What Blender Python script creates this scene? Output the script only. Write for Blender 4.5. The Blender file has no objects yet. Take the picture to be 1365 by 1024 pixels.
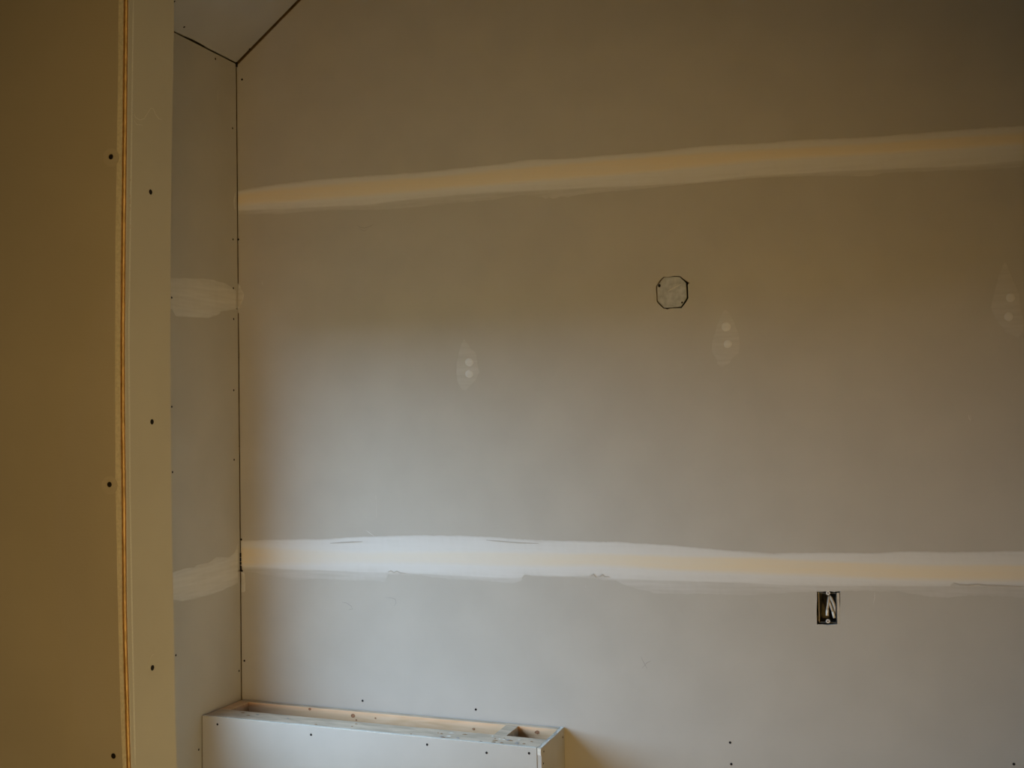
import bpy, bmesh, math, random
from mathutils import Vector, Matrix
from mathutils.geometry import tessellate_polygon
random.seed(7)
C = bpy.context.scene.collection
SC = bpy.context.scene

# ---------------------------------------------------------------- camera
EYE = 1.69
F, YAW, PITCH, ROLL = 1560.0, -.3316, .0267, -.0145
_f = Vector((math.sin(YAW)*math.cos(PITCH), math.cos(YAW)*math.cos(PITCH), math.sin(PITCH)))
_r0 = Vector((math.cos(YAW), -math.sin(YAW), 0)); _u0 = _r0.cross(_f)
CR = _r0*math.cos(ROLL) + _u0*math.sin(ROLL)
CU = -_r0*math.sin(ROLL) + _u0*math.cos(ROLL)
CO = Vector((0, 0, EYE))
cam = bpy.data.cameras.new('camera'); camo = bpy.data.objects.new('camera', cam); C.objects.link(camo)
cam.sensor_fit = 'HORIZONTAL'; cam.sensor_width = 36; cam.lens = F/1365*36; cam.clip_start = .05
camo.matrix_world = Matrix(((CR.x, CU.x, -_f.x, CO.x), (CR.y, CU.y, -_f.y, CO.y), (CR.z, CU.z, -_f.z, CO.z), (0, 0, 0, 1)))
SC.camera = camo

# ---------------------------------------------------------------- world, lights, exposure
SC.view_settings.view_transform = 'Standard'; SC.view_settings.look = 'None'
SC.view_settings.gamma = 1; SC.view_settings.use_curve_mapping = False
SC.view_settings.exposure = 0
w = bpy.data.worlds.new('sky'); SC.world = w; w.use_nodes = True
bg = w.node_tree.nodes['Background']; bg.inputs[0].default_value = (.48, .71, 1.0, 1); bg.inputs[1].default_value = 16.2
def area(name, loc, target, sx, sy, power, col, portal=False, spread=180):
    l = bpy.data.lights.new(name, 'AREA'); l.shape = 'RECTANGLE'; l.size = sx; l.size_y = sy
    l.energy = power; l.color = col; l.spread = math.radians(spread)
    o = bpy.data.objects.new(name, l); C.objects.link(o); o.location = loc
    o.rotation_euler = (Vector(target)-Vector(loc)).to_track_quat('-Z', 'Y').to_euler()
    if portal: l.cycles.is_portal = True
    return o

YB = 3.4846          # finished face of the back wall
XL = -2.189          # finished face of the left wall
YR, XR = -5.2, 2.7   # rear and right wall faces
CZ = 1.229+EYE; SL = .774   # eaves height of the ceiling at the left wall and its slope
XT = -.3; ZT = CZ+SL*(XT-XL)  # where the slope meets the flat ceiling
PF, PB = 1.47, 1.584 # front and back face of the partition
WY0, WY1, WZ0, WZ1 = 1.76, 2.98, .80, 2.03    # window opening in the left wall
area('window_portal', (XL-.07, (WY0+WY1)/2, (WZ0+WZ1)/2), (0, (WY0+WY1)/2, (WZ0+WZ1)/2), WY1-WY0, WZ1-WZ0, 1, (1, 1, 1), True)
def spot(name, loc, target, power, col, angle, blend, radius):
    l = bpy.data.lights.new(name, 'SPOT'); l.energy = power; l.color = col; l.spot_size = math.radians(angle); l.spot_blend = blend; l.shadow_soft_size = radius
    o = bpy.data.objects.new(name, l); C.objects.link(o); o.location = loc
    o.rotation_euler = (Vector(target)-Vector(loc)).to_track_quat('-Z', 'Y').to_euler()
    return o
spot('warm_fill_spot', (2.55, -3.1, 1.1), (-.72, 3.0, 1.55), 965, (1, .58, .15), 34.5, 1.0, .6)  # added unseen warm spot; its soft cone dims both sides of the view
area('side_fill', (2.4, .5, .6), (-1.3, 1.9, .8), .6, .6, 6.5, (1, .88, .50), spread=75)  # added unseen fill to brighten the partition end and the ledge side

# ---------------------------------------------------------------- picture point -> point on a plane of the room
def ray(px, py): return _f*F + CR*(px-682.5) - CU*(py-512)
def on(px, py, ax, val):
    d = ray(px, py); t = (val-CO[ax])/d[ax]; return CO+d*t
def onb(px, py, off=0): return on(px, py, 1, YB-off)
def onl(px, py, off=0): return on(px, py, 0, XL+off)

# ---------------------------------------------------------------- materials
def mat(name, col, rough=.9, noise=.04, scale=30, bump=0, bscale=200, metal=0, stretch=(1, 1, 1), col2=None, spec=.3):
    m = bpy.data.materials.new(name); m.use_nodes = True; nt = m.node_tree; N = nt.nodes; L = nt.links
    b = N['Principled BSDF']; b.inputs['Roughness'].default_value = rough; b.inputs['Metallic'].default_value = metal
    b.inputs['Specular IOR Level'].default_value = spec
    tc = N.new('ShaderNodeTexCoord'); mp = N.new('ShaderNodeMapping'); mp.inputs['Scale'].default_value = stretch
    L.new(tc.outputs['Object'], mp.inputs[0])
    n = N.new('ShaderNodeTexNoise'); n.inputs['Scale'].default_value = scale; n.inputs['Detail'].default_value = 5
    L.new(mp.outputs[0], n.inputs['Vector'])
    r = N.new('ShaderNodeValToRGB'); c2 = col2 or [c*(1+noise*2) for c in col]
    r.color_ramp.elements[0].position = .35; r.color_ramp.elements[1].position = .65
    r.color_ramp.elements[0].color = (*[c*(1-noise) for c in col], 1); r.color_ramp.elements[1].color = (*c2, 1)
    L.new(n.outputs[0], r.inputs[0]); L.new(r.outputs[0], b.inputs['Base Color'])
    if bump:
        n2 = N.new('ShaderNodeTexNoise'); n2.inputs['Scale'].default_value = bscale; n2.inputs['Detail'].default_value = 4
        L.new(mp.outputs[0], n2.inputs['Vector'])
        bp = N.new('ShaderNodeBump'); bp.inputs['Strength'].default_value = bump; bp.inputs['Distance'].default_value = .002
        L.new(n2.outputs[0], bp.inputs['Height']); L.new(bp.outputs[0], b.inputs['Normal'])
    m['out'] = r.name
    return m
PAPER = (.42, .388, .34); COMP = (.61, .59, .56); CREAM = (.67, .57, .42)
M = {}
M['paper'] = mat('drywall_paper', PAPER, .85, .02, 6, .10, 350)
M['gypsum'] = mat('gypsum_core', (.60, .57, .50), .95, .06, 200, .2, 300)
M['kraft'] = mat('brown_kraft_paper', (.60, .41, .19), .9, .15, 60, .3, 200)
M['slot'] = mat('dark_brown_slot', (.26, .15, .07), .95, .2, 100)
M['screw'] = mat('black_phosphate_steel', (.014, .012, .012), .8, .1, 300, spec=.1)
M['dusty'] = mat('dusty_lumber', (.52, .42, .31), .9, .12, 40, .4, 90, stretch=(.3, 1, 1))
M['sheath'] = mat('sheathing_board', (.30, .22, .13), .9, .2, 20)
M['subfloor'] = mat('plywood_subfloor', (.50, .34, .19), .8, .12, 4, .2, 60, stretch=(.3, 2, 1))
M['zinc'] = mat('galvanised_steel', (.42, .42, .41), .55, .10, 60, .1, 150, metal=.45)
M['zincdark'] = mat('dull_steel_box', (.10, .10, .095), .6, .2, 60, metal=.3)
M['bright'] = mat('bright_steel', (.70, .68, .66), .35, .05, 60, metal=.4)
M['cable'] = mat('off_white_cable_sheath', (.66, .62, .54), .6, .05, 60)
M['cableb'] = mat('beige_cable_sheath', (.46, .40, .32), .6, .05, 60)
M['graphite'] = mat('pencil_graphite', (.27, .255, .24), .7, .1, 500)
M['chalk'] = mat('pale_scuff', (.52, .50, .46), .9, .05, 500)
M['vinyl'] = mat('white_vinyl_frame', (.8, .8, .8), .4, .02, 20)
M['grass'] = mat('rough_grass', (.05, .055, .025), .95, .4, 3)
M['leaf'] = mat('dark_foliage', (.05, .08, .03), .95, .5, 2)

def wood_mat(name, base, dark, knots):
    m = bpy.data.materials.new(name); m.use_nodes = True; nt = m.node_tree; N = nt.nodes; L = nt.links
    b = N['Principled BSDF']; b.inputs['Roughness'].default_value = .6
    tc = N.new('ShaderNodeTexCoord'); mp = N.new('ShaderNodeMapping'); mp.inputs['Scale'].default_value = (3, 30, 30)
    L.new(tc.outputs['Object'], mp.inputs[0])
    n = N.new('ShaderNodeTexNoise'); n.inputs['Scale'].default_value = 1.5; n.inputs['Detail'].default_value = 6; n.inputs['Distortion'].default_value = 1.2
    L.new(mp.outputs[0], n.inputs['Vector'])
    r = N.new('ShaderNodeValToRGB'); r.color_ramp.elements[0].position = .3; r.color_ramp.elements[1].position = .7
    r.color_ramp.elements[0].color = (*dark, 1); r.color_ramp.elements[1].color = (*base, 1); L.new(n.outputs[0], r.inputs[0])
    prev = r.outputs[0]
    for (kx, kz, kr) in knots:      # real knots in the lumber, at fixed places of the board
        sub = N.new('ShaderNodeVectorMath'); sub.operation = 'SUBTRACT'; sub.inputs[1].default_value = (kx, 0, kz)
        L.new(tc.outputs['Object'], sub.inputs[0])
        sc = N.new('ShaderNodeVectorMath'); sc.operation = 'MULTIPLY'; sc.inputs[1].default_value = (.6/kr, 0, 1/kr)
        L.new(sub.outputs[0], sc.inputs[0])
        ln = N.new('ShaderNodeVectorMath'); ln.operation = 'LENGTH'; L.new(sc.outputs[0], ln.inputs[0])
        mr = N.new('ShaderNodeMapRange'); mr.inputs['From Min'].default_value = .3; mr.inputs['From Max'].default_value = 1.6
        mr.inputs['To Min'].default_value = .85; mr.inputs['To Max'].default_value = 0; L.new(ln.outputs['Value'], mr.inputs[0])
        mx = N.new('ShaderNodeMix'); mx.data_type = 'RGBA'; L.new(mr.outputs[0], mx.inputs[0])
        L.new(prev, mx.inputs[6]); mx.inputs[7].default_value = (.36, .17, .08, 1); prev = mx.outputs[2]
    L.new(prev, b.inputs['Base Color'])
    return m
M['pine'] = wood_mat('fresh_pine', (.74, .53, .36), (.62, .40, .23), [])

def coat_mat():
    # compound over paper: 'coat' = how thick the compound covers, 'tape' = how much the tape shows through
    m = bpy.data.materials.new('joint_compound_coat'); m.use_nodes = True; nt = m.node_tree; N = nt.nodes; L = nt.links
    b = N['Principled BSDF']; b.inputs['Roughness'].default_value = .9; b.inputs['Specular IOR Level'].default_value = .2
    ca = N.new('ShaderNodeAttribute'); ca.attribute_name = 'coat'
    ta = N.new('ShaderNodeAttribute'); ta.attribute_name = 'tape'
    tc = N.new('ShaderNodeTexCoord'); mp = N.new('ShaderNodeMapping'); mp.inputs['Scale'].default_value = (1, 1, 14)
    L.new(tc.outputs['Object'], mp.inputs[0])
    n = N.new('ShaderNodeTexNoise'); n.inputs['Scale'].default_value = 7; n.inputs['Detail'].default_value = 6
    L.new(mp.outputs[0], n.inputs['Vector'])
    def math_(op, a, bb, clamp=False):
        k = N.new('ShaderNodeMath'); k.operation = op; k.use_clamp = clamp
        for i, v in enumerate((a, bb)):
            if isinstance(v, (int, float)): k.inputs[i].default_value = v
            else: L.new(v, k.inputs[i])
        return k.outputs[0]
    ns = math_('MULTIPLY', math_('SUBTRACT', n.outputs[0], .5), .9)
    # noise only matters where the coat is thin
    thin = math_('SUBTRACT', 1.0, ca.outputs['Fac'])
    c = math_('ADD', ca.outputs['Fac'], math_('MULTIPLY', ns, math_('MULTIPLY', thin, math_('MULTIPLY', ca.outputs['Fac'], 4))), True)
    mx = N.new('ShaderNodeMix'); mx.data_type = 'RGBA'; L.new(c, mx.inputs[0])
    mx.inputs[6].default_value = (*PAPER, 1); mx.inputs[7].default_value = (*COMP, 1)
    t = math_('ADD', ta.outputs['Fac'], math_('MULTIPLY', ns, math_('MULTIPLY', ta.outputs['Fac'], .8)), True)
    mx2 = N.new('ShaderNodeMix'); mx2.data_type = 'RGBA'; L.new(t, mx2.inputs[0])
    L.new(mx.outputs[2], mx2.inputs[6]); mx2.inputs[7].default_value = (*CREAM, 1)
    L.new(mx2.outputs[2], b.inputs['Base Color'])
    bp = N.new('ShaderNodeBump'); bp.inputs['Strength'].default_value = .15; bp.inputs['Distance'].default_value = .002
    L.new(n.outputs[0], bp.inputs['Height']); L.new(bp.outputs[0], b.inputs['Normal'])
    return m
M['coat'] = coat_mat()
def glass_mat():
    m = bpy.data.materials.new('window_glass'); m.use_nodes = True; nt = m.node_tree; N = nt.nodes; L = nt.links
    N.remove(N['Principled BSDF']); o = N['Material Output']
    tr = N.new('ShaderNodeBsdfTransparent'); gl = N.new('ShaderNodeBsdfGlossy'); gl.inputs['Roughness'].default_value = .02
    mx = N.new('ShaderNodeMixShader'); fr = N.new('ShaderNodeFresnel'); fr.inputs[0].default_value = 1.45
    ge = N.new('ShaderNodeNewGeometry'); k1 = N.new('ShaderNodeMath'); k1.operation = 'SUBTRACT'; k1.inputs[0].default_value = 1; L.new(ge.outputs['Backfacing'], k1.inputs[1])
    k2 = N.new('ShaderNodeMath'); k2.operation = 'MULTIPLY'; L.new(k1.outputs[0], k2.inputs[0]); L.new(fr.outputs[0], k2.inputs[1])   # reflect once, at the outer skin of the pane
    L.new(k2.outputs[0], mx.inputs[0]); L.new(tr.outputs[0], mx.inputs[1]); L.new(gl.outputs[0], mx.inputs[2]); L.new(mx.outputs[0], o.inputs[0])
    return m
M['glass'] = glass_mat()

# ---------------------------------------------------------------- mesh helpers
WLOC = {}
def put(o, parent, loc):      # place at a world position under a parent (no parent is ever rotated)
    loc = Vector(loc); WLOC[o.name] = loc; o.parent = parent
    o.location = loc-(WLOC[parent.name] if parent is not None else Vector((0, 0, 0)))
    return o
def rel(o, par): return put(o, par, WLOC[o.name])
def link(name, me, parent=None, m=None):
    o = bpy.data.objects.new(name, me); C.objects.link(o); put(o, parent, (0, 0, 0))
    if m: me.materials.append(M[m])
    return o
def mesh(name, verts, faces, m=None, parent=None, origin=None, smooth=False, rec=True):
    og = Vector(origin) if origin is not None else Vector((0, 0, 0))
    me = bpy.data.meshes.new(name); me.from_pydata([tuple(Vector(v)-og) for v in verts], [], faces)
    if rec:
        bm = bmesh.new(); bm.from_mesh(me); bmesh.ops.recalc_face_normals(bm, faces=bm.faces); bm.to_mesh(me); bm.free()
    if smooth:
        for p in me.polygons: p.use_smooth = True
    o = link(name, me, parent, m); put(o, parent, og)
    return o
def boxmesh(name, a, b, m, parent=None, bevel=0):
    x0, y0, z0 = [min(p, q) for p, q in zip(a, b)]; x1, y1, z1 = [max(p, q) for p, q in zip(a, b)]
    c = Vector(((x0+x1)/2, (y0+y1)/2, (z0+z1)/2))
    bm = bmesh.new(); bmesh.ops.create_cube(bm, size=1)
    for v in bm.verts: v.co = Vector((v.co.x*(x1-x0), v.co.y*(y1-y0), v.co.z*(z1-z0)))
    if bevel: bmesh.ops.bevel(bm, geom=bm.edges[:], offset=bevel, segments=1, affect='EDGES')
    me = bpy.data.meshes.new(name); bm.to_mesh(me); bm.free()
    o = link(name, me, parent, m); put(o, parent, c)
    return o
def slab(name, outer, holes, toworld, thick, m, parent):
    """flat board: outline + holes in 2D, toworld(u, v, d) gives the point d behind its face"""
    loops = [outer]+holes; flat = [p for l in loops for p in l]; n = len(flat)
    tris = tessellate_polygon([[Vector((p[0], p[1], 0)) for p in l] for l in loops])
    V = [toworld(p[0], p[1], 0) for p in flat]+[toworld(p[0], p[1], thick) for p in flat]
    Fc = [tuple(t) for t in tris]+[tuple(i+n for i in reversed(t)) for t in tris]
    k = 0
    for l in loops:
        for i in range(len(l)):
            a, b = k+i, k+(i+1) % len(l); Fc.append((a, b, b+n, a+n))
        k += len(l)
    return mesh(name, V, Fc, m, parent)
def lerp_poly(pts, x):
    if x <= pts[0][0]: return pts[0][1]
    for (x0, y0), (x1, y1) in zip(pts, pts[1:]):
        if x <= x1: return y0+(y1-y0)*(x-x0)/max(1e-6, x1-x0)
    return pts[-1][1]
def setattrs(o, coat, tape):
    for nm, vals in (('coat', coat), ('tape', tape)):
        a = o.data.attributes.new(nm, 'FLOAT', 'POINT')
        for i, v in enumerate(vals): a.data[i].value = v
def tag(o, label, cat, group=None):
    o['label'] = label; o['category'] = cat
    if group: o['group'] = group
    return o
def struct(o, label=None):
    o['kind'] = 'structure'
    if label: o['label'] = label
    return o

# one driven screw: dark head with a sunken drive; meshes shared by all copies
def screw_mesh():
    bm = bmesh.new(); n = 12
    prof = [(0, .0006), (.0010, .0007), (.0013, .0010), (.0031, .0010), (.0037, .0006), (.0040, 0)]
    c = bm.verts.new((0, 0, -.0008)); rings = []
    for r, z in prof[1:]:
        rings.append([bm.verts.new((r*math.cos(i*2*math.pi/n), r*math.sin(i*2*math.pi/n), z-.0006)) for i in range(n)])
    for i in range(n): bm.faces.new((c, rings[0][i], rings[0][(i+1) % n]))
    for a, b in zip(rings, rings[1:]):
        for i in range(n): bm.faces.new((a[i], b[i], b[(i+1) % n], a[(i+1) % n]))
    # underside closes the head
    d = bm.verts.new((0, 0, -.002))
    for i in range(n): bm.faces.new((d, rings[-1][(i+1) % n], rings[-1][i]))
    me = bpy.data.meshes.new('screw'); bm.to_mesh(me); bm.free(); me.materials.append(M['screw'])
    return me
SCREW = screw_mesh()
def screw(p, normal, parent, s=1.0):
    o = bpy.data.objects.new('screw', SCREW); C.objects.link(o)
    put(o, parent, Vector(p)+Vector(normal)*.0006); o.rotation_euler = Vector(normal).to_track_quat('Z', 'Y').to_euler()
    o.scale = (s, s, s*.6)
    return o
def stroke(pts, normal, width, m, parent, name, closed=False):
    """a thin raised ribbon along points (pencil line, scuff)"""
    n = Vector(normal); V = []; Fc = []
    for i, p in enumerate(pts):
        a = pts[max(0, i-1)]; b = pts[min(len(pts)-1, i+1)]; t = (b-a).normalized(); s = t.cross(n)*width/2
        ww = .35 if i in (0, len(pts)-1) else 1
        V += [p-s*ww+n*.0001, p+n*.0004, p+s*ww+n*.0001]
    for i in range(len(pts)-1):
        k = 3*i; Fc += [(k, k+1, k+4, k+3), (k+1, k+2, k+5, k+4)]
    return mesh(name, V, Fc, m, parent, rec=False)

# ================================================================ SETTING
# ---- floor and ceiling
fl = boxmesh('floor', (XL-.2, YR-.2, -.05), (XR+.2, YB+.2, 0), 'sheath'); struct(fl, 'bare plywood subfloor of the unfinished room')
k = 0
yy = YR
while yy < YB-.01:
    y1 = min(yy+1.2192, YB)
    boxmesh('plywood_sheet', (XL, yy+.002, 0), (.25, y1-.002, .018), 'subfloor', fl)
    boxmesh('plywood_sheet', (.254, yy+.002, 0), (XR, y1-.002, .018), 'subfloor', fl)
    yy = y1

def ceil_pt(x): return CZ+SL*(x-XL)
nrm = Vector((SL, 0, -1)).normalized()
# framing deck above, then boards
ce = mesh('ceiling', [(XL-.2, YR-.2, ceil_pt(XL-.2)+.12), (XT, YR-.2, ZT+.12), (XR+.2, YR-.2, ZT+.12), (XL-.2, YB+.2, ceil_pt(XL-.2)+.12), (XT, YB+.2, ZT+.12), (XR+.2, YB+.2, ZT+.12),
                      (XL-.2, YR-.2, ceil_pt(XL-.2)+.14), (XT, YR-.2, ZT+.14), (XR+.2, YR-.2, ZT+.14), (XL-.2, YB+.2, ceil_pt(XL-.2)+.14), (XT, YB+.2, ZT+.14), (XR+.2, YB+.2, ZT+.14)],
          [(0, 1, 4, 3), (1, 2, 5, 4), (6, 7, 10, 9), (7, 8, 11, 10), (0, 3, 9, 6), (2, 5, 11, 8), (0, 1, 7, 6), (1, 2, 8, 7), (3, 4, 10, 9), (4, 5, 11, 10)], 'sheath')
struct(ce, 'bare drywall ceiling sloping up from the left wall')
def cs(u, v, d):    # u along the slope in x, v = y
    return Vector((u, v, ceil_pt(u)))-nrm*d
# ragged lower edge where the boards stop short of the left wall, smooth edge 3 mm off the back wall
edge = [(XL+.0004+random.uniform(0, .0016) + (.0018 if 3.18 < y < 3.30 else 0), y) for y in [1.6+i*.045 for i in range(42)]]
slab('drywall_panel', [(XL+.001, YR), (XL+.001, 1.58)]+edge+[(XL+.001, YB-.0022), (XL+1.22*.79, YB-.0026), (XL+1.22*.79, YR)], [], cs, .0127, 'paper', ce)
slab('drywall_panel', [(XL+1.22*.79+.003, YR), (XL+1.22*.79+.003, YB-.004), (XT, YB-.004), (XT, YR)], [], cs, .0127, 'paper', ce)
slab('drywall_panel', [(XT, YR), (XT, YB-.004), (XR, YB-.004), (XR, YR)], [], lambda u, v, d: Vector((u, v, ZT+d)), .0127, 'paper', ce)
for px, py in ((245.5, 36), (332.6, 65.3), (232.3, 2)):
    d = ray(px, py); # meet the sloped plane
    t = (CZ-SL*XL-CO.z)/(d.z-SL*d.x); p = CO+d*t
    screw(p, nrm, ce, .9)

# ---- back wall
wb = boxmesh('wall_back', (XL-.2, YB+.102, 0), (XR+.2, YB+.118, 4.6), 'sheath'); struct(wb, 'bare drywall back wall with two taped joints')
TH = .0127
def bs(u, v, d): return Vector((u, YB+d, v))
for x in [XL+.02+.4064*i for i in range(12)]:
    xx = x if abs(x-(-.69)) > .12 else x
    boxmesh('stud', (xx-.019, YB+TH+.0005, .04), (xx+.019, YB+TH+.0885, min(ceil_pt(xx), ZT)-.03), 'pine', wb)
boxmesh('bottom_plate', (XL, YB+TH+.0005, 0), (XR, YB+TH+.0885, .038), 'pine', wb)
J1 = 1.221; J2 = 2.441
x0, x1 = XL+.0018, XR-.002
octp = [(884.4, 370.3), (896.9, 369), (906.3, 369.5), (914.3, 377.3), (915.4, 396.9), (907.8, 408.8), (896, 410.3), (885.2, 410.6), (876.3, 401), (875.8, 381.3)]
octhole = [(884, 369.2), (890, 369.4), (897, 367.9), (906.8, 368.0), (912, 372.6), (919.2, 377.2), (916.9, 379.4), (917.6, 397.5), (914.5, 403), (908.6, 410.8), (903, 410.9), (897, 411.0), (893, 411.3), (889.5, 412.6), (887, 411.6), (884.4, 411.6), (879.5, 407), (874.9, 401.6), (875.0, 395), (874.3, 389), (874.3, 381.4), (879, 374)]
h1 = [(p.x, p.z) for p in (onb(*q) for q in octhole)]
outhole = [(1088.9, 788.9), (1096, 789.3), (1100.5, 788.4), (1103.6, 787.6), (1107, 788.6), (1112, 789.4), (1119.6, 788.2), (1120.0, 800), (1119.4, 812), (1119.8, 832), (1112, 832.6), (1103.5, 833.4), (1096, 832.5), (1088.9, 832.6), (1088.4, 815), (1089, 800)]
h2 = [(p.x, p.z) for p in (onb(*q) for q in outhole)]
slab('drywall_panel', [(x0, .012), (x1, .012), (x1, J1-.0015), (x0, J1-.0015)], [h2], bs, TH, 'paper', wb)
slab('drywall_panel', [(x0, J1+.0015), (x1, J1+.0015), (x1, J2-.0015), (x0, J2-.0015)], [h1], bs, TH, 'paper', wb)
slab('drywall_panel', [(x0, J2+.0015), (x1, J2+.0015), (x1, ZT-.01), (XT, ZT-.01), (x0, CZ-.010)], [], bs, TH, 'paper', wb)
for px, py in [(322.7, 106), (317.8, 319.3), (316.9, 476.8), (317.9, 595), (321.6, 719.3), (322.6, 761), (325.8, 881), (483.3, 934.3), (634.3, 946), (973.3, 990), (974.8, 1018.8), (1351.5, 1018.8)]:
    screw(onb(px, py), (0, -1, 0), wb, .95)

# joint strips
def strip(name, parent, plane, xs, curves, prof, m='coat', jit=.5, jn=None, tfade=None):
    """curves: list of polylines (px -> py) from top row to bottom row; prof: (offset off the board, coat, tape) per row"""
    V = []; coat = []; tape = []; Fc = []; nr = len(curves)
    jst = [0]*nr
    for i, x in enumerate(xs):
        for j, (cv, (off, c, t)) in enumerate(zip(curves, prof)):
            t *= tfade(x) if tfade else 1
            jst[j] = jst[j]*.6+random.uniform(-1, 1)*jit*(.8 if j in (0, nr-1) else .25)
            y = lerp_poly(cv, x)+jst[j]
            if j == nr-1 and jn: y += jn(x)
            V.append(plane(x, y, off)); coat.append(max(0, min(1, c+random.uniform(-.04, .04)))); tape.append(t)
    for i in range(len(xs)-1):
        for j in range(nr-1):
            a = i*nr+j; Fc.append((a, a+1, a+nr+1, a+nr))
    o = mesh(name, V, Fc, m, parent, smooth=True, rec=False); setattrs(o, coat, tape)
    return o
def shift(cv, d): return [(x, y+d) for x, y in cv]
def frange(a, b, s):
    r = []; x = a
    while x < b: r.append(x); x += s
    return r+[b]
# extend a curve beyond the right edge of the frame along its last slope
def proj(p):
    d = Vector(p)-CO; k = F/d.dot(_f); return 682.5+d.dot(CR)*k, 512-d.dot(CU)*k
XEND = proj((XR-.01, YB, 1.5))[0]
def ext(cv, J=None):    # beyond the picture the joint runs on level to the right wall
    z = onb(*cv[-1]).z; out = list(cv)
    for X in (1.0, 1.8, XR-.01): out.append(proj((X, YB, z)))
    return out
top = ext([(316, 254), (366, 246), (432, 238.5), (498, 233.5), (564, 229), (660, 219.5), (698, 214), (798, 208), (877, 201.7), (943, 194.3), (1005, 191.5), (1071, 186), (1137, 184), (1216, 178), (1295, 171.7), (1365, 167)])
tt = ext([(316, 258), (366, 251), (498, 240), (564, 236), (719, 220), (877, 207), (1031, 197), (1163, 190), (1295, 180), (1365, 175)])
tb = ext([(316, 274.5), (405, 268), (485, 262), (564, 255), (660, 247), (772, 238), (877, 229), (1018, 215), (1163, 206.5), (1295, 198), (1365, 193)])
sb = ext([(316, 281.5), (392, 278), (485, 273.5), (564, 264.5), (640, 258), (700, 255), (788, 250.5), (864, 247.5), (930, 243), (1000, 235), (1110, 229), (1216, 224.5), (1295, 220.5), (1365, 214)])
fb = ext([(316, 285.5), (379, 285.5), (432, 280.5), (506, 280), (564, 275), (660, 266), (693, 259.5), (730, 263), (766, 260), (864, 251), (925, 244.5), (1000, 238), (1090, 234), (1163, 235), (1178, 230), (1290, 227), (1348, 224), (1365, 222)])
P5 = [(.0001, .30, 0), (.0006, .85, 0), (.0012, 1, .1), (.0020, 1, .95), (.0022, 1, 1), (.0020, 1, .9), (.0012, 1, .05), (.0008, .8, 0), (.0005, .36, 0), (.0001, .22, 0)]
def joint(top, tt, tb, sb, fb, xs, pl, parent, jn=None, name='joint_compound', tfade=None):
    mid = [(x, (lerp_poly(tt, x)+lerp_poly(tb, x))/2) for x in xs]
    cm = strip(name, parent, pl, xs, [top, shift(top, 2.5), shift(tt, -.5), shift(tt, 3.5), mid, shift(tb, -3.5), shift(tb, 1.5), shift(sb, -1.2), shift(sb, .6), fb], P5, jn=jn, tfade=tfade)
    tp = strip('paper_tape', cm, pl, xs, [shift(tt, 0), shift(tt, 4), mid, shift(tb, -4), shift(tb, 0)], [(.0014, 1, .2), (.0024, 1, .9), (.0026, 1, 1), (.0024, 1, .9), (.0014, 1, .2)], jit=.8, tfade=tfade)
    return cm
joint(top, tt, tb, sb, fb, frange(317.2, 1640, 5)+frange(1660, XEND, 20), onb, wb, jn=lambda x: random.uniform(0, 3) if 725 < x < 770 else 0)
top = ext([(316, 720.5), (367, 719.5), (434, 718.2), (481, 714.8), (570, 713.8), (642, 714.8), (712, 720), (820, 722.4), (842, 723.8), (906, 727.6), (980, 734.4), (1033, 737.6), (1090, 736.8), (1160, 737), (1213, 735), (1266, 736), (1365, 734)])
tt = ext([(316, 728), (386, 731), (481, 735), (570, 734), (674, 735), (800, 737), (906, 740.4), (1012, 742.5), (1075, 745.7), (1224, 752), (1365, 752)])
tb = ext([(316, 754), (386, 753), (481, 751), (570, 752), (712, 756), (800, 755), (906, 761.6), (1012, 765.9), (1075, 768), (1181, 773), (1280, 775), (1365, 775.4)])
sb = ext([(316, 757), (358, 758.6), (428, 761), (516, 763.8), (570, 766), (617, 768.5), (690, 771), (697, 770), (698.5, 766.2), (750, 768.5), (785, 768), (790, 765), (794, 769.5), (802, 765.5), (806, 770), (821, 772), (885, 774.4), (991, 777.5), (1090, 781.8), (1160, 781.8), (1266, 781.8), (1270, 777.5), (1278, 779.5), (1287, 781.3), (1325, 782), (1365, 782)])
fb = ext([(316, 760), (325, 761.4), (358, 767), (396, 773), (424, 772), (481, 773.8), (514, 776), (517, 765.5), (560, 767), (598, 772), (642, 774), (684, 777.6), (695, 774.5), (698.5, 767.5), (750, 770), (785, 771), (820, 774), (832, 779.7), (874, 791), (970, 792.4), (1002, 793.5), (1090, 788), (1164, 788), (1194, 788), (1234, 794.5), (1262, 797), (1287, 794.5), (1309, 793.5), (1345, 796), (1365, 796.7)])
cl = joint(top, tt, tb, sb, fb, frange(321.3, 694, 4)+[695.5, 697.5, 699]+frange(702, 784, 4)+frange(786, 812, 2)+frange(816, 1262, 5)+frange(1266, 1290, 3)+frange(1294, 1640, 6)+frange(1660, XEND, 20), onb, wb,
           jn=lambda x: random.uniform(-1, 1.5) if 1285 < x < 1640 else random.uniform(-.3, .5),
           tfade=lambda x: lerp_poly([(320, .9), (380, .45), (450, .3), (560, .4), (700, .5), (850, .8), (1000, .95), (1700, 1)], x))

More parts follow.
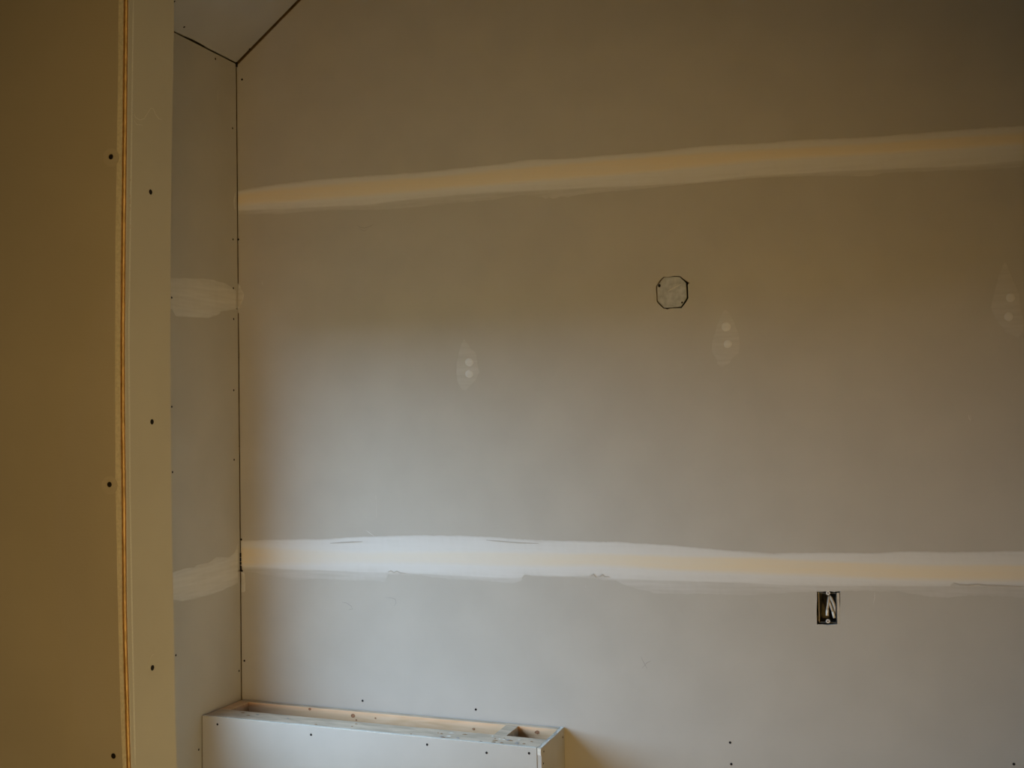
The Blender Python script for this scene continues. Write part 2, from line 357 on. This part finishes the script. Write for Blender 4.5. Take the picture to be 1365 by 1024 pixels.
def patch(name, pts, plane, parent, coat=.35, edge=.15, off=.0008, cx=None, rings=3, m='coat', sub=3, tape=0, wob=.25):
    P = []
    for i in range(len(pts)):
        a, b = pts[i], pts[(i+1) % len(pts)]
        for k in range(sub):
            t = k/sub; P.append((a[0]+(b[0]-a[0])*t+random.uniform(-wob, wob), a[1]+(b[1]-a[1])*t+random.uniform(-wob, wob)))
    c = cx or (sum(p[0] for p in P)/len(P), sum(p[1] for p in P)/len(P)); n = len(P); V = []; co = []; Fc = []; tp = []
    ss = [1, .93, .6, .3][:rings+1]; oo = [.0001, off*.6, off, off]
    for s, o_ in zip(ss, oo):
        for p in P:
            V.append(plane(c[0]+(p[0]-c[0])*s, c[1]+(p[1]-c[1])*s, o_)); co.append(edge if s == 1 else coat); tp.append(0 if s > .9 else tape)
    V.append(plane(c[0], c[1], off)); co.append(coat); tp.append(tape)
    for r in range(len(ss)-1):
        for i in range(n): Fc.append((r*n+i, (r+1)*n+i, (r+1)*n+(i+1) % n, r*n+(i+1) % n))
    for i in range(n): Fc.append(((len(ss)-1)*n+i, len(V)-1, (len(ss)-1)*n+(i+1) % n))
    o = mesh(name, V, Fc, m, parent, smooth=True, rec=False); setattrs(o, co, tp); return o
def circ(x, y, r, n=14, ry=1): return [(x+r*math.cos(i*2*math.pi/n), y+r*ry*math.sin(i*2*math.pi/n)) for i in range(n)]
for pts, dabs in [
    ([(618.7, 451.7), (624, 457.6), (627, 464.4), (634.8, 470), (636.8, 484), (639.2, 496.6), (633.8, 507.4), (627, 514.2), (622, 520), (616.3, 520), (610.4, 512), (608, 498.6), (608.4, 484), (611.4, 469.3), (615.3, 457.6)], [(625.5, 483, 6.1), (625.5, 498.4, 5.8)]),
    ([(966.6, 411.7), (973, 417.6), (978.8, 429.3), (984.7, 444), (986.6, 458.6), (984.7, 471.3), (976.9, 477), (973, 484), (962, 490), (956.4, 486), (954.4, 478), (948.6, 468.4), (949.5, 454.7), (955.4, 434.2), (961.3, 419.5)], [(968, 436, 6.8), (970.2, 458.6, 6)]),
    ([(1339.7, 346.4), (1345, 360), (1353, 378), (1359, 391.6), (1361, 412), (1366, 430), (1364, 444), (1357.5, 450), (1341, 443.5), (1327.4, 425.8), (1320.5, 410.7), (1326, 387.5), (1331.5, 365.6)], [(1347, 397, 6.4), (1344.5, 422.3, 6.5)])]:
    a = patch('compound_patch', pts, onb, wb, coat=.22, edge=.12)
    for d in dabs: patch('screw_dab', circ(*d), onb, a, coat=.75, edge=.5, off=.0014, sub=1)
# spill of compound round the corner onto the back wall
patch('compound_smear', [(316.6, 378), (319, 379), (322, 386), (325.5, 392), (324, 400), (319.5, 409), (318.7, 417), (316.6, 418)], onb, wb, coat=.38, edge=.2)
patch('compound_smear', [(321, 762), (326, 764), (327, 780), (327, 789), (321.6, 790)], onb, wb, coat=.5, edge=.3)
# pencil marks and scuffs
def marks(name, m, plane, nrm_, parent, lines, wd=.002):
    for l in lines: stroke([plane(x, y) for x, y in l], nrm_, wd, m, parent, name)
marks('pencil_mark', 'graphite', onb, (0, -1, 0), wb, [
    [(475, 300), (480, 303), (486, 304), (493, 302), (498, 299)], [(478, 305), (485, 308), (490, 306)],
    [(456, 803), (462, 804), (468, 808), (470, 812), (464, 813)], [(512, 797), (522, 797), (527, 799), (528, 804), (525, 808)],
    [(854, 875), (859, 885), (863, 892)], [(856, 891), (862, 884), (868, 881)]], .0014)
marks('scuff_mark', 'chalk', onb, (0, -1, 0), wb, [
    [(349.5, 375), (350, 380)], [(1291, 553), (1292, 558), (1294, 561)], [(1294, 553), (1294, 561)], [(488, 707), (492, 710), (499, 715)],
    [(338.5, 772), (339, 780)], [(780.5, 779), (781, 784)], [(1166, 789), (1166, 797), (1164, 806)], [(501, 660), (502, 690)]], .0022)
marks('bare_streak', 'paper', lambda x, y: onb(x, y, .0026), (0, -1, 0), cl, [
    [(440, 724.3), (455, 723.4), (470, 722.6), (483, 722.4)], [(648, 720), (665, 721.5), (690, 723.5), (718, 724.5)],
    [(517, 762.5), (521, 761), (525, 763.5), (529, 761.5), (534, 764), (541, 764.5)], [(788, 768), (791, 765.5), (794, 770)], [(799, 769), (803, 766), (806, 769), (812, 769)],
    [(1271, 777), (1279, 779.5), (1290, 780), (1303, 779), (1316, 780.5), (1335, 781), (1365, 782)]], .0045)
# black blocks standing in for the shade in holes of the open corner
for a, b in ((737.5, 743), (744, 748.5), (749.5, 753), (754.5, 762), (84, 90)):
    p0, p1 = on(318.6, a, 0, XL) if a > 90 else on(316.2, a, 0, XL), on(318.6, b, 0, XL) if a > 90 else on(316.2, b, 0, XL)
    z0, z1 = p1.z, p0.z
    boxmesh('corner_hole_shade', (XL+.0002, YB-.0045, z0), (XL+.0055, YB-.0003, z1), 'screw', wb)

# ---- left wall with the window
wl = struct(slab('wall_left', [(YR-.2, 0), (YB+.12, 0), (YB+.12, 3.2), (YR-.2, 3.2)], [[(WY0, WZ0), (WY1, WZ0), (WY1, WZ1), (WY0, WZ1)]], lambda u, v, d: Vector((XL-.103-d, u, v)), .012, 'sheath', None), 'bare drywall left wall of the niche')
def ls(u, v, d): return Vector((XL-d, u, v))
K1, K2 = 1.174, 2.068
slab('drywall_panel', [(YR, .012), (YB-.003, .012), (YB-.003, K1-.0015), (WY1, K1-.0015), (WY1, WZ0), (WY0, WZ0), (WY0, K1-.0015), (YR, K1-.0015)], [], ls, TH, 'paper', wl)
slab('drywall_panel', [(YR, K1+.0015), (WY0, K1+.0015), (WY0, WZ1), (WY1, WZ1), (WY1, K1+.0015), (YB-.003, K1+.0015), (YB-.003, K2-.0015), (YR, K2-.0015)], [], ls, TH, 'paper', wl)
slab('drywall_panel', [(YR, K2+.0015), (YB-.003, K2+.0015), (YB-.003, CZ-.004), (YR, CZ-.004)], [], ls, TH, 'paper', wl)
for y in [YB-.06-.4064*i for i in range(21)]:
    if WY0-.02 < y < WY1+.02: continue
    boxmesh('stud', (XL-TH-.0895, y-.019, .04), (XL-TH-.0005, y+.019, CZ-.02), 'pine', wl)
# reveal boards lining the opening
for a, b in (((WY0-.013, WZ0-.013), (WY0, WZ1+.013)), ((WY1, WZ0-.013), (WY1+.013, WZ1+.013)), ((WY0, WZ0-.013), (WY1, WZ0)), ((WY0, WZ1), (WY1, WZ1+.013))):
    boxmesh('reveal_board', (XL-.102, a[0], a[1]), (XL-TH-.0005, b[0], b[1]), 'paper', wl)
wn = struct(slab('window_1', [(WY0, WZ0), (WY1, WZ0), (WY1, WZ1), (WY0, WZ1)], [[(WY0+.032, WZ0+.032), (WY1-.032, WZ0+.032), (WY1-.032, WZ1-.032), (WY0+.032, WZ1-.032)]], lambda u, v, d: Vector((XL-.075-d, u, v)), .035, 'vinyl', None), 'white framed window in the left wall behind the partition')
boxmesh('pane', (XL-.094, WY0+.028, WZ0+.028), (XL-.090, WY1-.028, WZ1-.028), 'glass', wn)
for px, py in [(287.1, 78.5), (310, 171), (310.6, 319.2), (311, 384.3), (311.4, 425.3), (311.5, 520.3), (312, 613), (313.3, 402.8), (228.9, 542.3), (229.9, 629.5), (234.4, 873.7), (318.6, 894.5), (264.8, 999.5)]:
    screw(onl(px, py), (1, 0, 0), wl, .9)
def lstrip(topc, botc, xs, wall_parent):
    tt = [(x, lerp_poly(topc, x)*.68+lerp_poly(botc, x)*.32) for x in xs]; tb = [(x, lerp_poly(topc, x)*.32+lerp_poly(botc, x)*.68) for x in xs]
    cm = strip('joint_compound', wall_parent, onl, xs, [topc, shift(topc, 1.5), tt, tb, shift(botc, -1.5), botc], [(.0001, .25, 0), (.0006, .52, 0), (.0014, .58, .12), (.0014, .58, .12), (.0006, .52, 0), (.0001, .22, 0)], jit=.35)
    return cm
lstrip([(150, 366), (225, 370), (246, 371), (272.7, 371.5), (285, 372.3), (288.6, 375), (299, 377), (309.7, 383.4), (314.6, 388)],
       [(150, 420), (229, 412), (234, 422), (255, 423), (277, 424.7), (292, 419.5), (294.7, 415.5), (305, 414), (314.6, 413)], frange(211, 314.6, 3), wl)
lstrip([(150, 790), (230.7, 763), (248, 757), (259, 756.4), (263, 753), (278.6, 750), (288, 742), (298, 742.7), (306, 743), (313, 736), (317.2, 724)],
       [(150, 806), (230.7, 800), (244, 801.8), (259, 799), (278.6, 794), (298, 787), (317.2, 777.4)], frange(211, 317.2, 3), wl)
patch('compound_smear', [(314.3, 255), (312, 262), (311, 268), (312, 276), (314.3, 283)], onl, wl, coat=.35, edge=.2)
marks('scuff_mark', 'chalk', onl, (1, 0, 0), wl, [[(290.3, 120), (290.3, 136)]], .004)

# ---- right and rear walls (behind the camera side), boarded the same way
wr = struct(boxmesh('wall_right', (XR+.0127, YR-.2, 0), (XR+.13, YB+.2, 4.6), 'sheath'), 'bare drywall wall right of the picture')
slab('drywall_panel', [(YR, .012), (YB, .012), (YB, ZT), (YR, ZT)], [], lambda u, v, d: Vector((XR+d, u, v)), TH, 'paper', wr)
wk = struct(boxmesh('wall_rear', (XL-.2, YR-.13, 0), (XR+.2, YR-.0127, 4.6), 'sheath'), 'bare drywall wall behind the camera')
slab('drywall_panel', [(XL, .012), (XR, .012), (XR, ZT), (XT, ZT), (XL, CZ)], [], lambda u, v, d: Vector((u, YR-d, v)), TH, 'paper', wk)

# ---- partition (wall stub in the left foreground)
wp = struct(boxmesh('wall_partition', (XL+.001, PF+TH+.0005, 0), (-1.142, PB-TH-.0005, CZ-.02), 'pine'), 'bare drywall partition end in the left foreground')
lo = [(0, 158), (100, 157), (200, 155.5), (300, 154), (450, 153), (660, 153.7), (860, 158.2), (900, 159), (960, 161), (1024, 163)]     # face board edge
ol = [(0, 164.8), (150, 163.3), (300, 161.6), (450, 160.3), (560, 160.5), (660, 161.7), (800, 162.7), (860, 163.7), (900, 165), (960, 166.5), (1024, 168.3)]   # kraft strip left side
ri = [(0, 231.8), (40, 231.8), (100, 230.8), (200, 228.9), (300, 227.6), (450, 227.1), (560, 227.6), (700, 229), (800, 231), (860, 232.2), (940, 233.4), (1000, 235), (1024, 236)]
rows = list(range(0, 1025, 32))
def col(cv, off, yplane): # list of (x, z) going up
    out = []
    for r_ in reversed(rows):
        p = on(lerp_poly(cv, r_)+off, r_, 1, yplane); out.append((p.x, p.z))
    a, b = out[0], out[-1]
    return [(a[0], .012)]+out+[(b[0], zz) for zz in (CZ-.3, CZ+SL*(b[0]-XL)-.006)]
ZP = None
eA = col(lo, 0, PF); kL = col(ol, -1.2, PF); kR = col(ol, 5.4, PF); eB = col(ri, 0, PB)
def loft(name, cols, m, parent, smooth=False):
    """cols: closed cross-section, each a list of world points going up"""
    V = []; Fc = []; n = len(cols); h = len(cols[0])
    for i in range(h):
        for c in cols: V.append(c[i])
    for i in range(h-1):
        for j in range(n): Fc.append((i*n+j, i*n+(j+1) % n, (i+1)*n+(j+1) % n, (i+1)*n+j))
    Fc.append(tuple(range(n))[::-1]); Fc.append(tuple((h-1)*n+j for j in range(n)))
    return mesh(name, V, Fc, m, parent)
def w3(c, y, dx=0): return [Vector((x+dx, y, z)) for x, z in c]
def jit(c, y, a, dx=0): return [Vector((x+dx+random.uniform(-a, a), y, z)) for x, z in c]
# front board of the partition
fa = loft('drywall_panel', [[Vector((XL+.004, PF, z)) for x, z in eA], w3(eA, PF), w3(eA, PF+TH), [Vector((XL+.004, PF+TH, z)) for x, z in eA]], 'paper', wp)
# end board: paper face on +x, cut edge facing the camera
xb = [p for p in kR]
endb = loft('drywall_panel', [w3(kR, PF+.0012, 0), [Vector((a[0]+.0006, PF+.0045, a[1])) for a in kR], [Vector((a[0]*.93+b[0]*.07+.0002, PF+.010, a[1])) for a, b in zip(kR, eB)], w3(eB, PB), w3(eB, PB, -TH), [Vector((a[0]-TH*.95, PF+.014, a[1])) for a in kR], w3(kR, PF+.006, -.0035)], 'paper', wp)
# exposed gypsum core of the cut edge (pale, crumbly)
loft('gypsum_edge', [jit(eA, PF+.0004, .0002, .0003), jit(kL, PF+.0006, .0006), w3(kL, PF+.0062, .0), w3(eA, PF+.0062, .0003)], 'gypsum', endb)
# slot, then folded kraft paper ridge
loft('edge_groove', [w3(kL, PF+.0030, .0), w3(kR, PF+.0030, -.0003), w3(kR, PF+.006, -.0003), w3(kL, PF+.006, .0)], 'slot', endb)
kc = [(a[0]*.42+b[0]*.58, a[1]) for a, b in zip(kL, kR)]
loft('paper_edge', [jit(kc, PF+.0004, .0002, -.0012), jit(kc, PF-.0003, .0002, .0004), w3(kc, PF+.0010, .0013), w3(kc, PF+.0032, .0013), w3(kc, PF+.0032, -.0015)], 'kraft', endb)
# thin pale crease of the wrapped factory edge on the end face
cre = [(0, 177.5), (300, 173.5), (450, 171.5), (660, 173), (860, 176.5), (1024, 180)]
def on_end(px, py, off=0):
    # end face lies between the kR and eB columns: solve on the local slanted plane
    d = ray(px, py)
    a = on(lerp_poly(ol, py)+5.4, py, 1, PF); b = on(lerp_poly(ri, py), py, 1, PB)
    xx = (a.x+b.x)/2
    for _ in range(6):
        p = CO+d*((xx-CO.x)/d.x); t = (p.y-PF)/(PB-PF); xx = a.x+(b.x-a.x)*t
    return CO+d*((xx-CO.x)/d.x)+Vector((off, 0, 0))
stroke([on_end(lerp_poly(cre, r_), r_, .0003) for r_ in range(1020, -10, -20)], (1, 0, 0), .0035, 'chalk', endb, 'edge_crease')
# rear board
slab('drywall_panel', [(XL+.004, .012), (eB[5][0]-TH-.001, .012), (eB[5][0]-TH-.001, CZ+SL*(eB[5][0]-XL)-.03), (XL+.004, CZ-.01)], [], lambda u, v, d: Vector((u, PB-d, v)), TH, 'paper', wp)
boxmesh('stud', (-1.180, PF+TH+.0005, CZ-.02), (-1.142, PB-TH-.0005, CZ+SL*(-1.16-XL)-.03), 'pine', wp)
for px, py in ((148, 209), (146, 646), (151.3, 1008)):
    q = on(px, py, 1, PF); screw(q, (0, -1, 0), fa, 1.05)
    if py < 900: patch('torn_dimple', circ(px, py+1, 11, 16, 1.15), lambda x, y, o=0: on(x, y, 1, PF-o*.4), fa, coat=.16, edge=.06, off=.0004)
for px, py in ((200.5, 256), (202.3, 562.5), (203, 890.5)):
    screw(on_end(px, py, .0002), (1, 0, 0), endb, 1.05)
marks('scuff_mark', 'chalk', lambda x, y: on_end(x, y, .0003), (1, 0, 0), endb, [
    [(178, 152), (181, 157), (186, 160), (192, 158), (197, 150), (201, 144), (204, 145), (207, 152), (211, 158), (216, 160)], [(178, 160), (182, 166), (190, 167)], [(197, 884), (202, 874), (206, 871)]], .0012)
marks('nail_speck', 'slot', lambda x, y: on_end(x, y, .0003), (1, 0, 0), endb, [[(173, y), (173, y+d)] for y, d in ((239, 2), (260, 3), (266, 6), (276, 5), (300, 5), (318, 3), (350, 3))], .0010)
# curl of torn paper at the back edge of the partition end
p = on(228.6, 398, 1, PB)
V = []; Fc = []
for i in range(9):
    a = on(228+2.6*math.sin(i/8*math.pi)-.6*i/8*2, 397+i*2.1, 1, PB); V += [a+Vector((.0002, .001, 0)), a+Vector((.0016, -.001, 0))]
for i in range(8): Fc.append((2*i, 2*i+1, 2*i+3, 2*i+2))
mesh('paper_curl', V, Fc, 'kraft', endb, rec=False)
screw(on(228.4, 397, 1, PB)+Vector((.001, -.001, 0)), (1, 0, 0), endb, .5)

# ================================================================ LOW BOXED-IN LEDGE under the back wall
TZ = -.9625+EYE; XE = -1.045; YFR = 3.247; x_l = XL+.004
def empty(name, loc):
    o = bpy.data.objects.new(name, None); C.objects.link(o); put(o, None, loc); o.empty_display_size = .1; return o
lg = empty('framed_ledge', ((XL+XE)/2, (YB+YFR)/2, .018)); tag(lg, 'low open-topped box of pine framing boarded with grey drywall in the left corner', 'half wall')
def child(o): return rel(o, lg)
zl = on(300, 954.5, 1, YFR).z
# the top is very slightly out of level: take it from the corners
zTL = on(267.4, 954.4, 0, XL).z; zTR = on(721.5, 998.2, 0, XE).z; zBL = on(322.3, 931.8, 1, YB).z; zBR = on(752.3, 969.5, 1, YB).z
def tz(x, y):
    u = (x-XL)/(XE-XL); v = (y-YFR)/(YB-YFR); return (zTL*(1-u)+zTR*u)*(1-v)+(zBL*(1-u)+zBR*u)*v
def member(name, xa, xb_, ya, yb_, depth, m, dz=0, rough=0, nseg=1, z0=None):
    """a piece whose top follows the ledge top; rough = broken upper edge"""
    V = []; Fc = []; long_x = (xb_-xa) > (yb_-ya); n = nseg+1
    for i in range(n):
        t = i/nseg
        for s in (0, 1):
            x = xa+(xb_-xa)*t if long_x else (xa, xb_)[s]; y = (ya, yb_)[s] if long_x else ya+(yb_-ya)*t
            zt = tz(x, y)+dz-random.uniform(0, rough); zb = z0 if z0 is not None else zt-depth
            V += [(x, y, zt), (x, y, zb)]
    for i in range(nseg):
        k = 4*i; Fc += [(k, k+2, k+6, k+4), (k+1, k+5, k+7, k+3), (k, k+4, k+5, k+1), (k+2, k+3, k+7, k+6)]
    k = 4*nseg; Fc += [(0, 1, 3, 2), (k, k+2, k+3, k+1)]
    c = Vector(((xa+xb_)/2, (ya+yb_)/2, tz(xa, ya)))
    return child(mesh(name, V, Fc, m, origin=c))
fb_y = on(510, 967.1, 2, TZ).y; bb_y = on(510, 953.5, 2, TZ).y; blk0 = on(673.3, 967.4, 2, TZ).x; blk1 = on(689.7, 968.5, 2, TZ).x
fpan = member('front_panel', x_l, XE-TH-.0012, YFR, YFR+TH, 0, 'paper', rough=.0008, nseg=24, z0=.03)
epan = member('end_panel', XE-TH, XE, YFR+.0015, YB-.0015, 0, 'paper', rough=.0, nseg=8, z0=.03)
ked = member('gypsum_edge', XE-TH+.001, XE-.001, YFR-.0002, YB-.004, .02, 'gypsum', dz=.0016, rough=.0028, nseg=18); rel(ked, epan)
kfr = member('gypsum_edge', x_l, XE-TH-.003, YFR+.0006, YFR+TH-.001, .01, 'gypsum', dz=.0010, rough=.0012, nseg=40); rel(kfr, fpan)
RB = max(bb_y, YB-.05)
frail = member('front_rail', x_l, XE-TH-.002, YFR+TH+.0015, fb_y, .089, 'dusty', dz=-.001, rough=.0005, nseg=6)
brail = member('back_rail', x_l, XE-TH-.002, bb_y, YB-.006, .140, 'dusty', dz=-.001, nseg=1)
# fresh inner face of the back rail, knots where the lumber has them
kn = [(on(px, 957 if px < 600 else 972, 1, bb_y)) for px in (412, 471, 632)]
M['pine_knots'] = wood_mat('fresh_pine_with_knots', (.80, .52, .31), (.66, .39, .20), [])
inner = member('inner_face', x_l+.038, XE-TH-.003, bb_y-.002, bb_y-.0002, .138, 'pine_knots', dz=-.0018)
rel(inner, brail)
for (px, py, rr) in ((413, 945.5, .007), (470.5, 954.5, .010), (500.5, 957.5, .004), (631.5, 972, .006), (716, 976.5, .009), (475, 960, .004)):
    kp = on(px, py, 1, bb_y-.002); vv = [kp+Vector((rr*.9*math.cos(a)*random.uniform(.8, 1.1), -.0005, rr*.7*math.sin(a)*random.uniform(.8, 1.1))) for a in [i*math.pi/5 for i in range(10)]]
    vv.append(kp+Vector((0, -.0015, 0))); ko = mesh('knot', vv, [(i, (i+1) % 10, 10) for i in range(10)], 'knot' if 'knot' in M else None, origin=kp, rec=False)
    if 'knot' not in M:
        M['knot'] = mat('pine_knot', (.30, .13, .06), .7, .3, 200); ko.data.materials.append(M['knot'])
    rel(ko, brail)
lb = member('block', x_l, x_l+.040, fb_y+.001, bb_y-.001, .089, 'pine', dz=-.0015)
cb = member('block', blk0, blk1, fb_y+.001, bb_y-.003, .089, 'dusty', dz=-.0015)
# the framing below: studs down to a bottom plate
for x in (x_l+.02, -1.75, -1.39, XE-TH-.022):
    member('stud', x-.019, x+.019, YFR+TH+.002, YFR+TH+.040, 0, 'pine', dz=-.11, z0=.057)
member('bottom_plate', x_l, XE-TH-.002, YFR+TH+.002, YFR+TH+.09, 0, 'pine', z0=.0185, dz=-.69)
# crumbs and smears of dried compound on the rails
for i in range(34):
    x = random.uniform(x_l+.1, XE-.04) if i < 12 else random.uniform(-1.42, XE-.03); y = random.uniform(YFR+.012, fb_y-.008)
    r_ = random.uniform(.002, .006); z = tz(x, y)
    vv = [(x+r_*random.uniform(1, 2.2)*math.cos(a), y+r_*.7*math.sin(a), z-.0008) for a in [k_*math.pi/3 for k_ in range(6)]]+[(x, y, z+.0012)]
    o = mesh('debris_crumb', vv, [(k_, (k_+1) % 6, 6) for k_ in range(6)], random.choice(['slot', 'gypsum', 'slot', 'graphite']), origin=(x, y, z), rec=False); child(o)
for px, py in ((289.9, 965.8), (414.6, 979.6), (569.4, 992.8), (648.6, 1003.7), (705.2, 1004.3)):
    screw(on(px, py, 1, YFR), (0, -1, 0), fpan, .95)
for px, py in ((750, 983), (724.8, 1002), (724.3, 1018)):
    screw(on(px, py, 0, XE), (1, 0, 0), epan, .8)


# ================================================================ ELECTRICAL BOXES
# octagonal ceiling-style box with a blank steel cover
pc = onb(895.5, 390); Yc = YB+.004
ob = empty('junction_box', (pc.x, YB+.03, pc.z)); tag(ob, 'octagonal steel junction box with blank grey cover set in the wall', 'electrical box')
ob['category'] = 'junction box'
pl = [on(px, py, 1, Yc) for px, py in octp]
def prism(name, pts, y0, y1, m, parent, inset=0):
    c = sum(pts, Vector())/len(pts); n = len(pts); V = []
    for yy_, s in ((y0, 1-inset), (y0+.0008, 1), (y1, 1)): V += [Vector((c.x+(p.x-c.x)*s, yy_, c.z+(p.z-c.z)*s)) for p in pts]
    Fc = [tuple(range(n)), tuple(range(3*n-1, 2*n-1, -1))]
    for a in (0, n):
        for i in range(n): Fc.append((a+i, a+n+i, a+n+(i+1) % n, a+(i+1) % n))
    return rel(mesh(name, V, Fc, m, origin=(c.x, y0, c.z)), parent)
cp = prism('cover_plate', pl, Yc, Yc+.0016, 'zinc', ob, .02)
prism('box_body', [p*1 for p in pl], Yc+.002, Yc+.05, 'zincdark', ob, .02)
for px, py, r_ in ((878.9, 380.9, .0042), (909.2, 403.4, .0026)):
    q = on(px, py, 1, Yc); h = prism('screw_hole', [q+Vector((r_*math.cos(a), 0, r_*1.15*math.sin(a))) for a in [i*math.pi/5 for i in range(10)]], Yc-.0008, Yc+.0004, 'screw', ob)
for px, py in ((882, 377.5),):
    q = on(px, py, 1, Yc); s_ = prism('cover_screw', [q+Vector((.003*math.cos(a), 0, .003*math.sin(a))) for a in [i*math.pi/4 for i in range(8)]], Yc-.0014, Yc+.0004, 'zinc', ob)
ln = [on(x, y, 1, Yc) for x, y in ((890, 388.8), (892.5, 387), (897, 384.5), (903, 381.5), (909, 378.5))]
rel(stroke([p-Vector((0, 0, 0)) for p in ln], (0, -1, 0), .0035, 'chalk', None, 'scratch'), ob)

# rectangular outlet box, open, cable ends folded inside
q0 = on(1091.0, 790, 1, YB+.006); q1 = on(1116.0, 831, 1, YB+.006)
oc = (q0+q1)/2
bx = empty('outlet_box', (oc.x, YB+.03, oc.z)); tag(bx, 'open rectangular outlet box with folded cable ends below the lower taped joint', 'outlet box')
xa, xb2, za, zb2 = q0.x, q1.x, q1.z, q0.z; Y0, Y1 = YB+.006, YB+.068; t_ = .0022
for nm, a, b, m in (('side_plate', (xa, Y0, za), (xa+t_, Y1, zb2), 'zincdark'), ('side_plate', (xb2-t_, Y0, za), (xb2, Y1, zb2), 'zincdark'),
                    ('side_plate', (xa, Y0, zb2-t_), (xb2, Y1, zb2), 'zincdark'), ('side_plate', (xa, Y0, za), (xb2, Y1, za+t_), 'zincdark'),
                    ('back_plate', (xa, Y1, za), (xb2, Y1+t_, zb2), 'zincdark')):
    rel(boxmesh(nm, a, b, m), bx)
rel(boxmesh('rim', (xa-.0004, Y0-.0006, za), (xa+.0014, Y0+.001, zb2), 'cableb'), bx)
rel(boxmesh('mounting_flange', (xb2+.0008, YB+.001, za-.002), (on(1119.2, 811, 1, YB).x, YB+.010, zb2+.002), 'cableb'), bx)
def tube(name, pts, rad, m, parent, n=8):
    V = []; Fc = []
    for i, p_ in enumerate(pts):
        t = (pts[min(i+1, len(pts)-1)]-pts[max(i-1, 0)]).normalized(); s = t.cross(Vector((0, 1, 0))).normalized(); u = t.cross(s)
        for k_ in range(n): a = 2*math.pi*k_/n; V.append(p_+s*rad*math.cos(a)+u*rad*.6*math.sin(a))
    for i in range(len(pts)-1):
        for k_ in range(n): Fc.append((i*n+k_, i*n+(k_+1) % n, (i+1)*n+(k_+1) % n, (i+1)*n+k_))
    Fc.append(tuple(range(n))[::-1]); Fc.append(tuple((len(pts)-1)*n+k_ for k_ in range(n)))
    return rel(mesh(name, V, Fc, m, origin=pts[0], smooth=True), parent)
Yw = YB+.010
def cw(l, y=Yw): return [on(a, b, 1, y+dy) for a, b, dy in l]
tube('cable', cw([(1105.5, 792, .02), (1105, 797, .004), (1103.8, 806, .002), (1102.8, 813, .0)]), .0036, 'cableb', bx)
tube('cable_end', cw([(1102.8, 813, -.001), (1102.6, 817, -.001), (1102.7, 821, .0)]), .0040, 'cable', bx)
tube('cable', cw([(1104, 793, .02), (1107.5, 797, .004), (1111, 804, .002), (1113.3, 811, .001), (1114, 818, .006)]), .0042, 'cableb', bx)
tube('cable', cw([(1104.5, 798, .012), (1106.5, 805, .002), (1108.8, 812, .001), (1110.2, 816, .001)]), .0034, 'cableb', bx)
tube('cable_end', cw([(1110, 815.5, 0), (1111.2, 820, 0), (1112.2, 824, .001)]), .0036, 'cable', bx)
for px, py, sgn in ((1103.8, 790.8, 1), (1103.6, 828.4, -1)):
    q = on(px, py, 1, YB+.0)
    ear = [q+Vector((.0062*math.cos(a), 0, .0062*math.sin(a))) for a in [i*math.pi/6 for i in range(12)]]
    e_ = prism('ear', ear, YB+.001, YB+.0025, 'bright', bx, .1)
    prism('ear_hole', [q+Vector((.0019*math.cos(a), 0, .0019*math.sin(a))) for a in [i*math.pi/4 for i in range(8)]], YB+.0002, YB+.0012, 'screw', bx)

# ================================================================ OUTSIDE the window
gr = boxmesh('lawn', (-60, -40, -.9), (XL-.4, 45, -.8), 'grass'); struct(gr, 'rough grass outside the window')
random.seed(3)
bm = bmesh.new(); bmesh.ops.create_grid(bm, x_segments=200, y_segments=26, size=1)  # unseen leafy bank, added to cut off light from the low sky
for v in bm.verts:
    u, h = v.co.x, (v.co.y+1)/2
    v.co = Vector((-12-2.5*math.sin(h*3.1)*-1+random.uniform(-.3, .3)-3*h, u*28+random.uniform(-.1, .1), -.9+h*(2.6+.25*math.sin(u*17)+.2*math.sin(u*41))+random.uniform(-.1, .1)))
bmesh.ops.solidify(bm, geom=bm.faces[:], thickness=.5)
me = bpy.data.meshes.new('low_sky_screen'); bm.to_mesh(me); bm.free()
hg = link('low_sky_screen', me, None, 'leaf'); tag(hg, 'dark leafy screen, unseen, added far outside the window to block low sky', 'low_sky_screen')
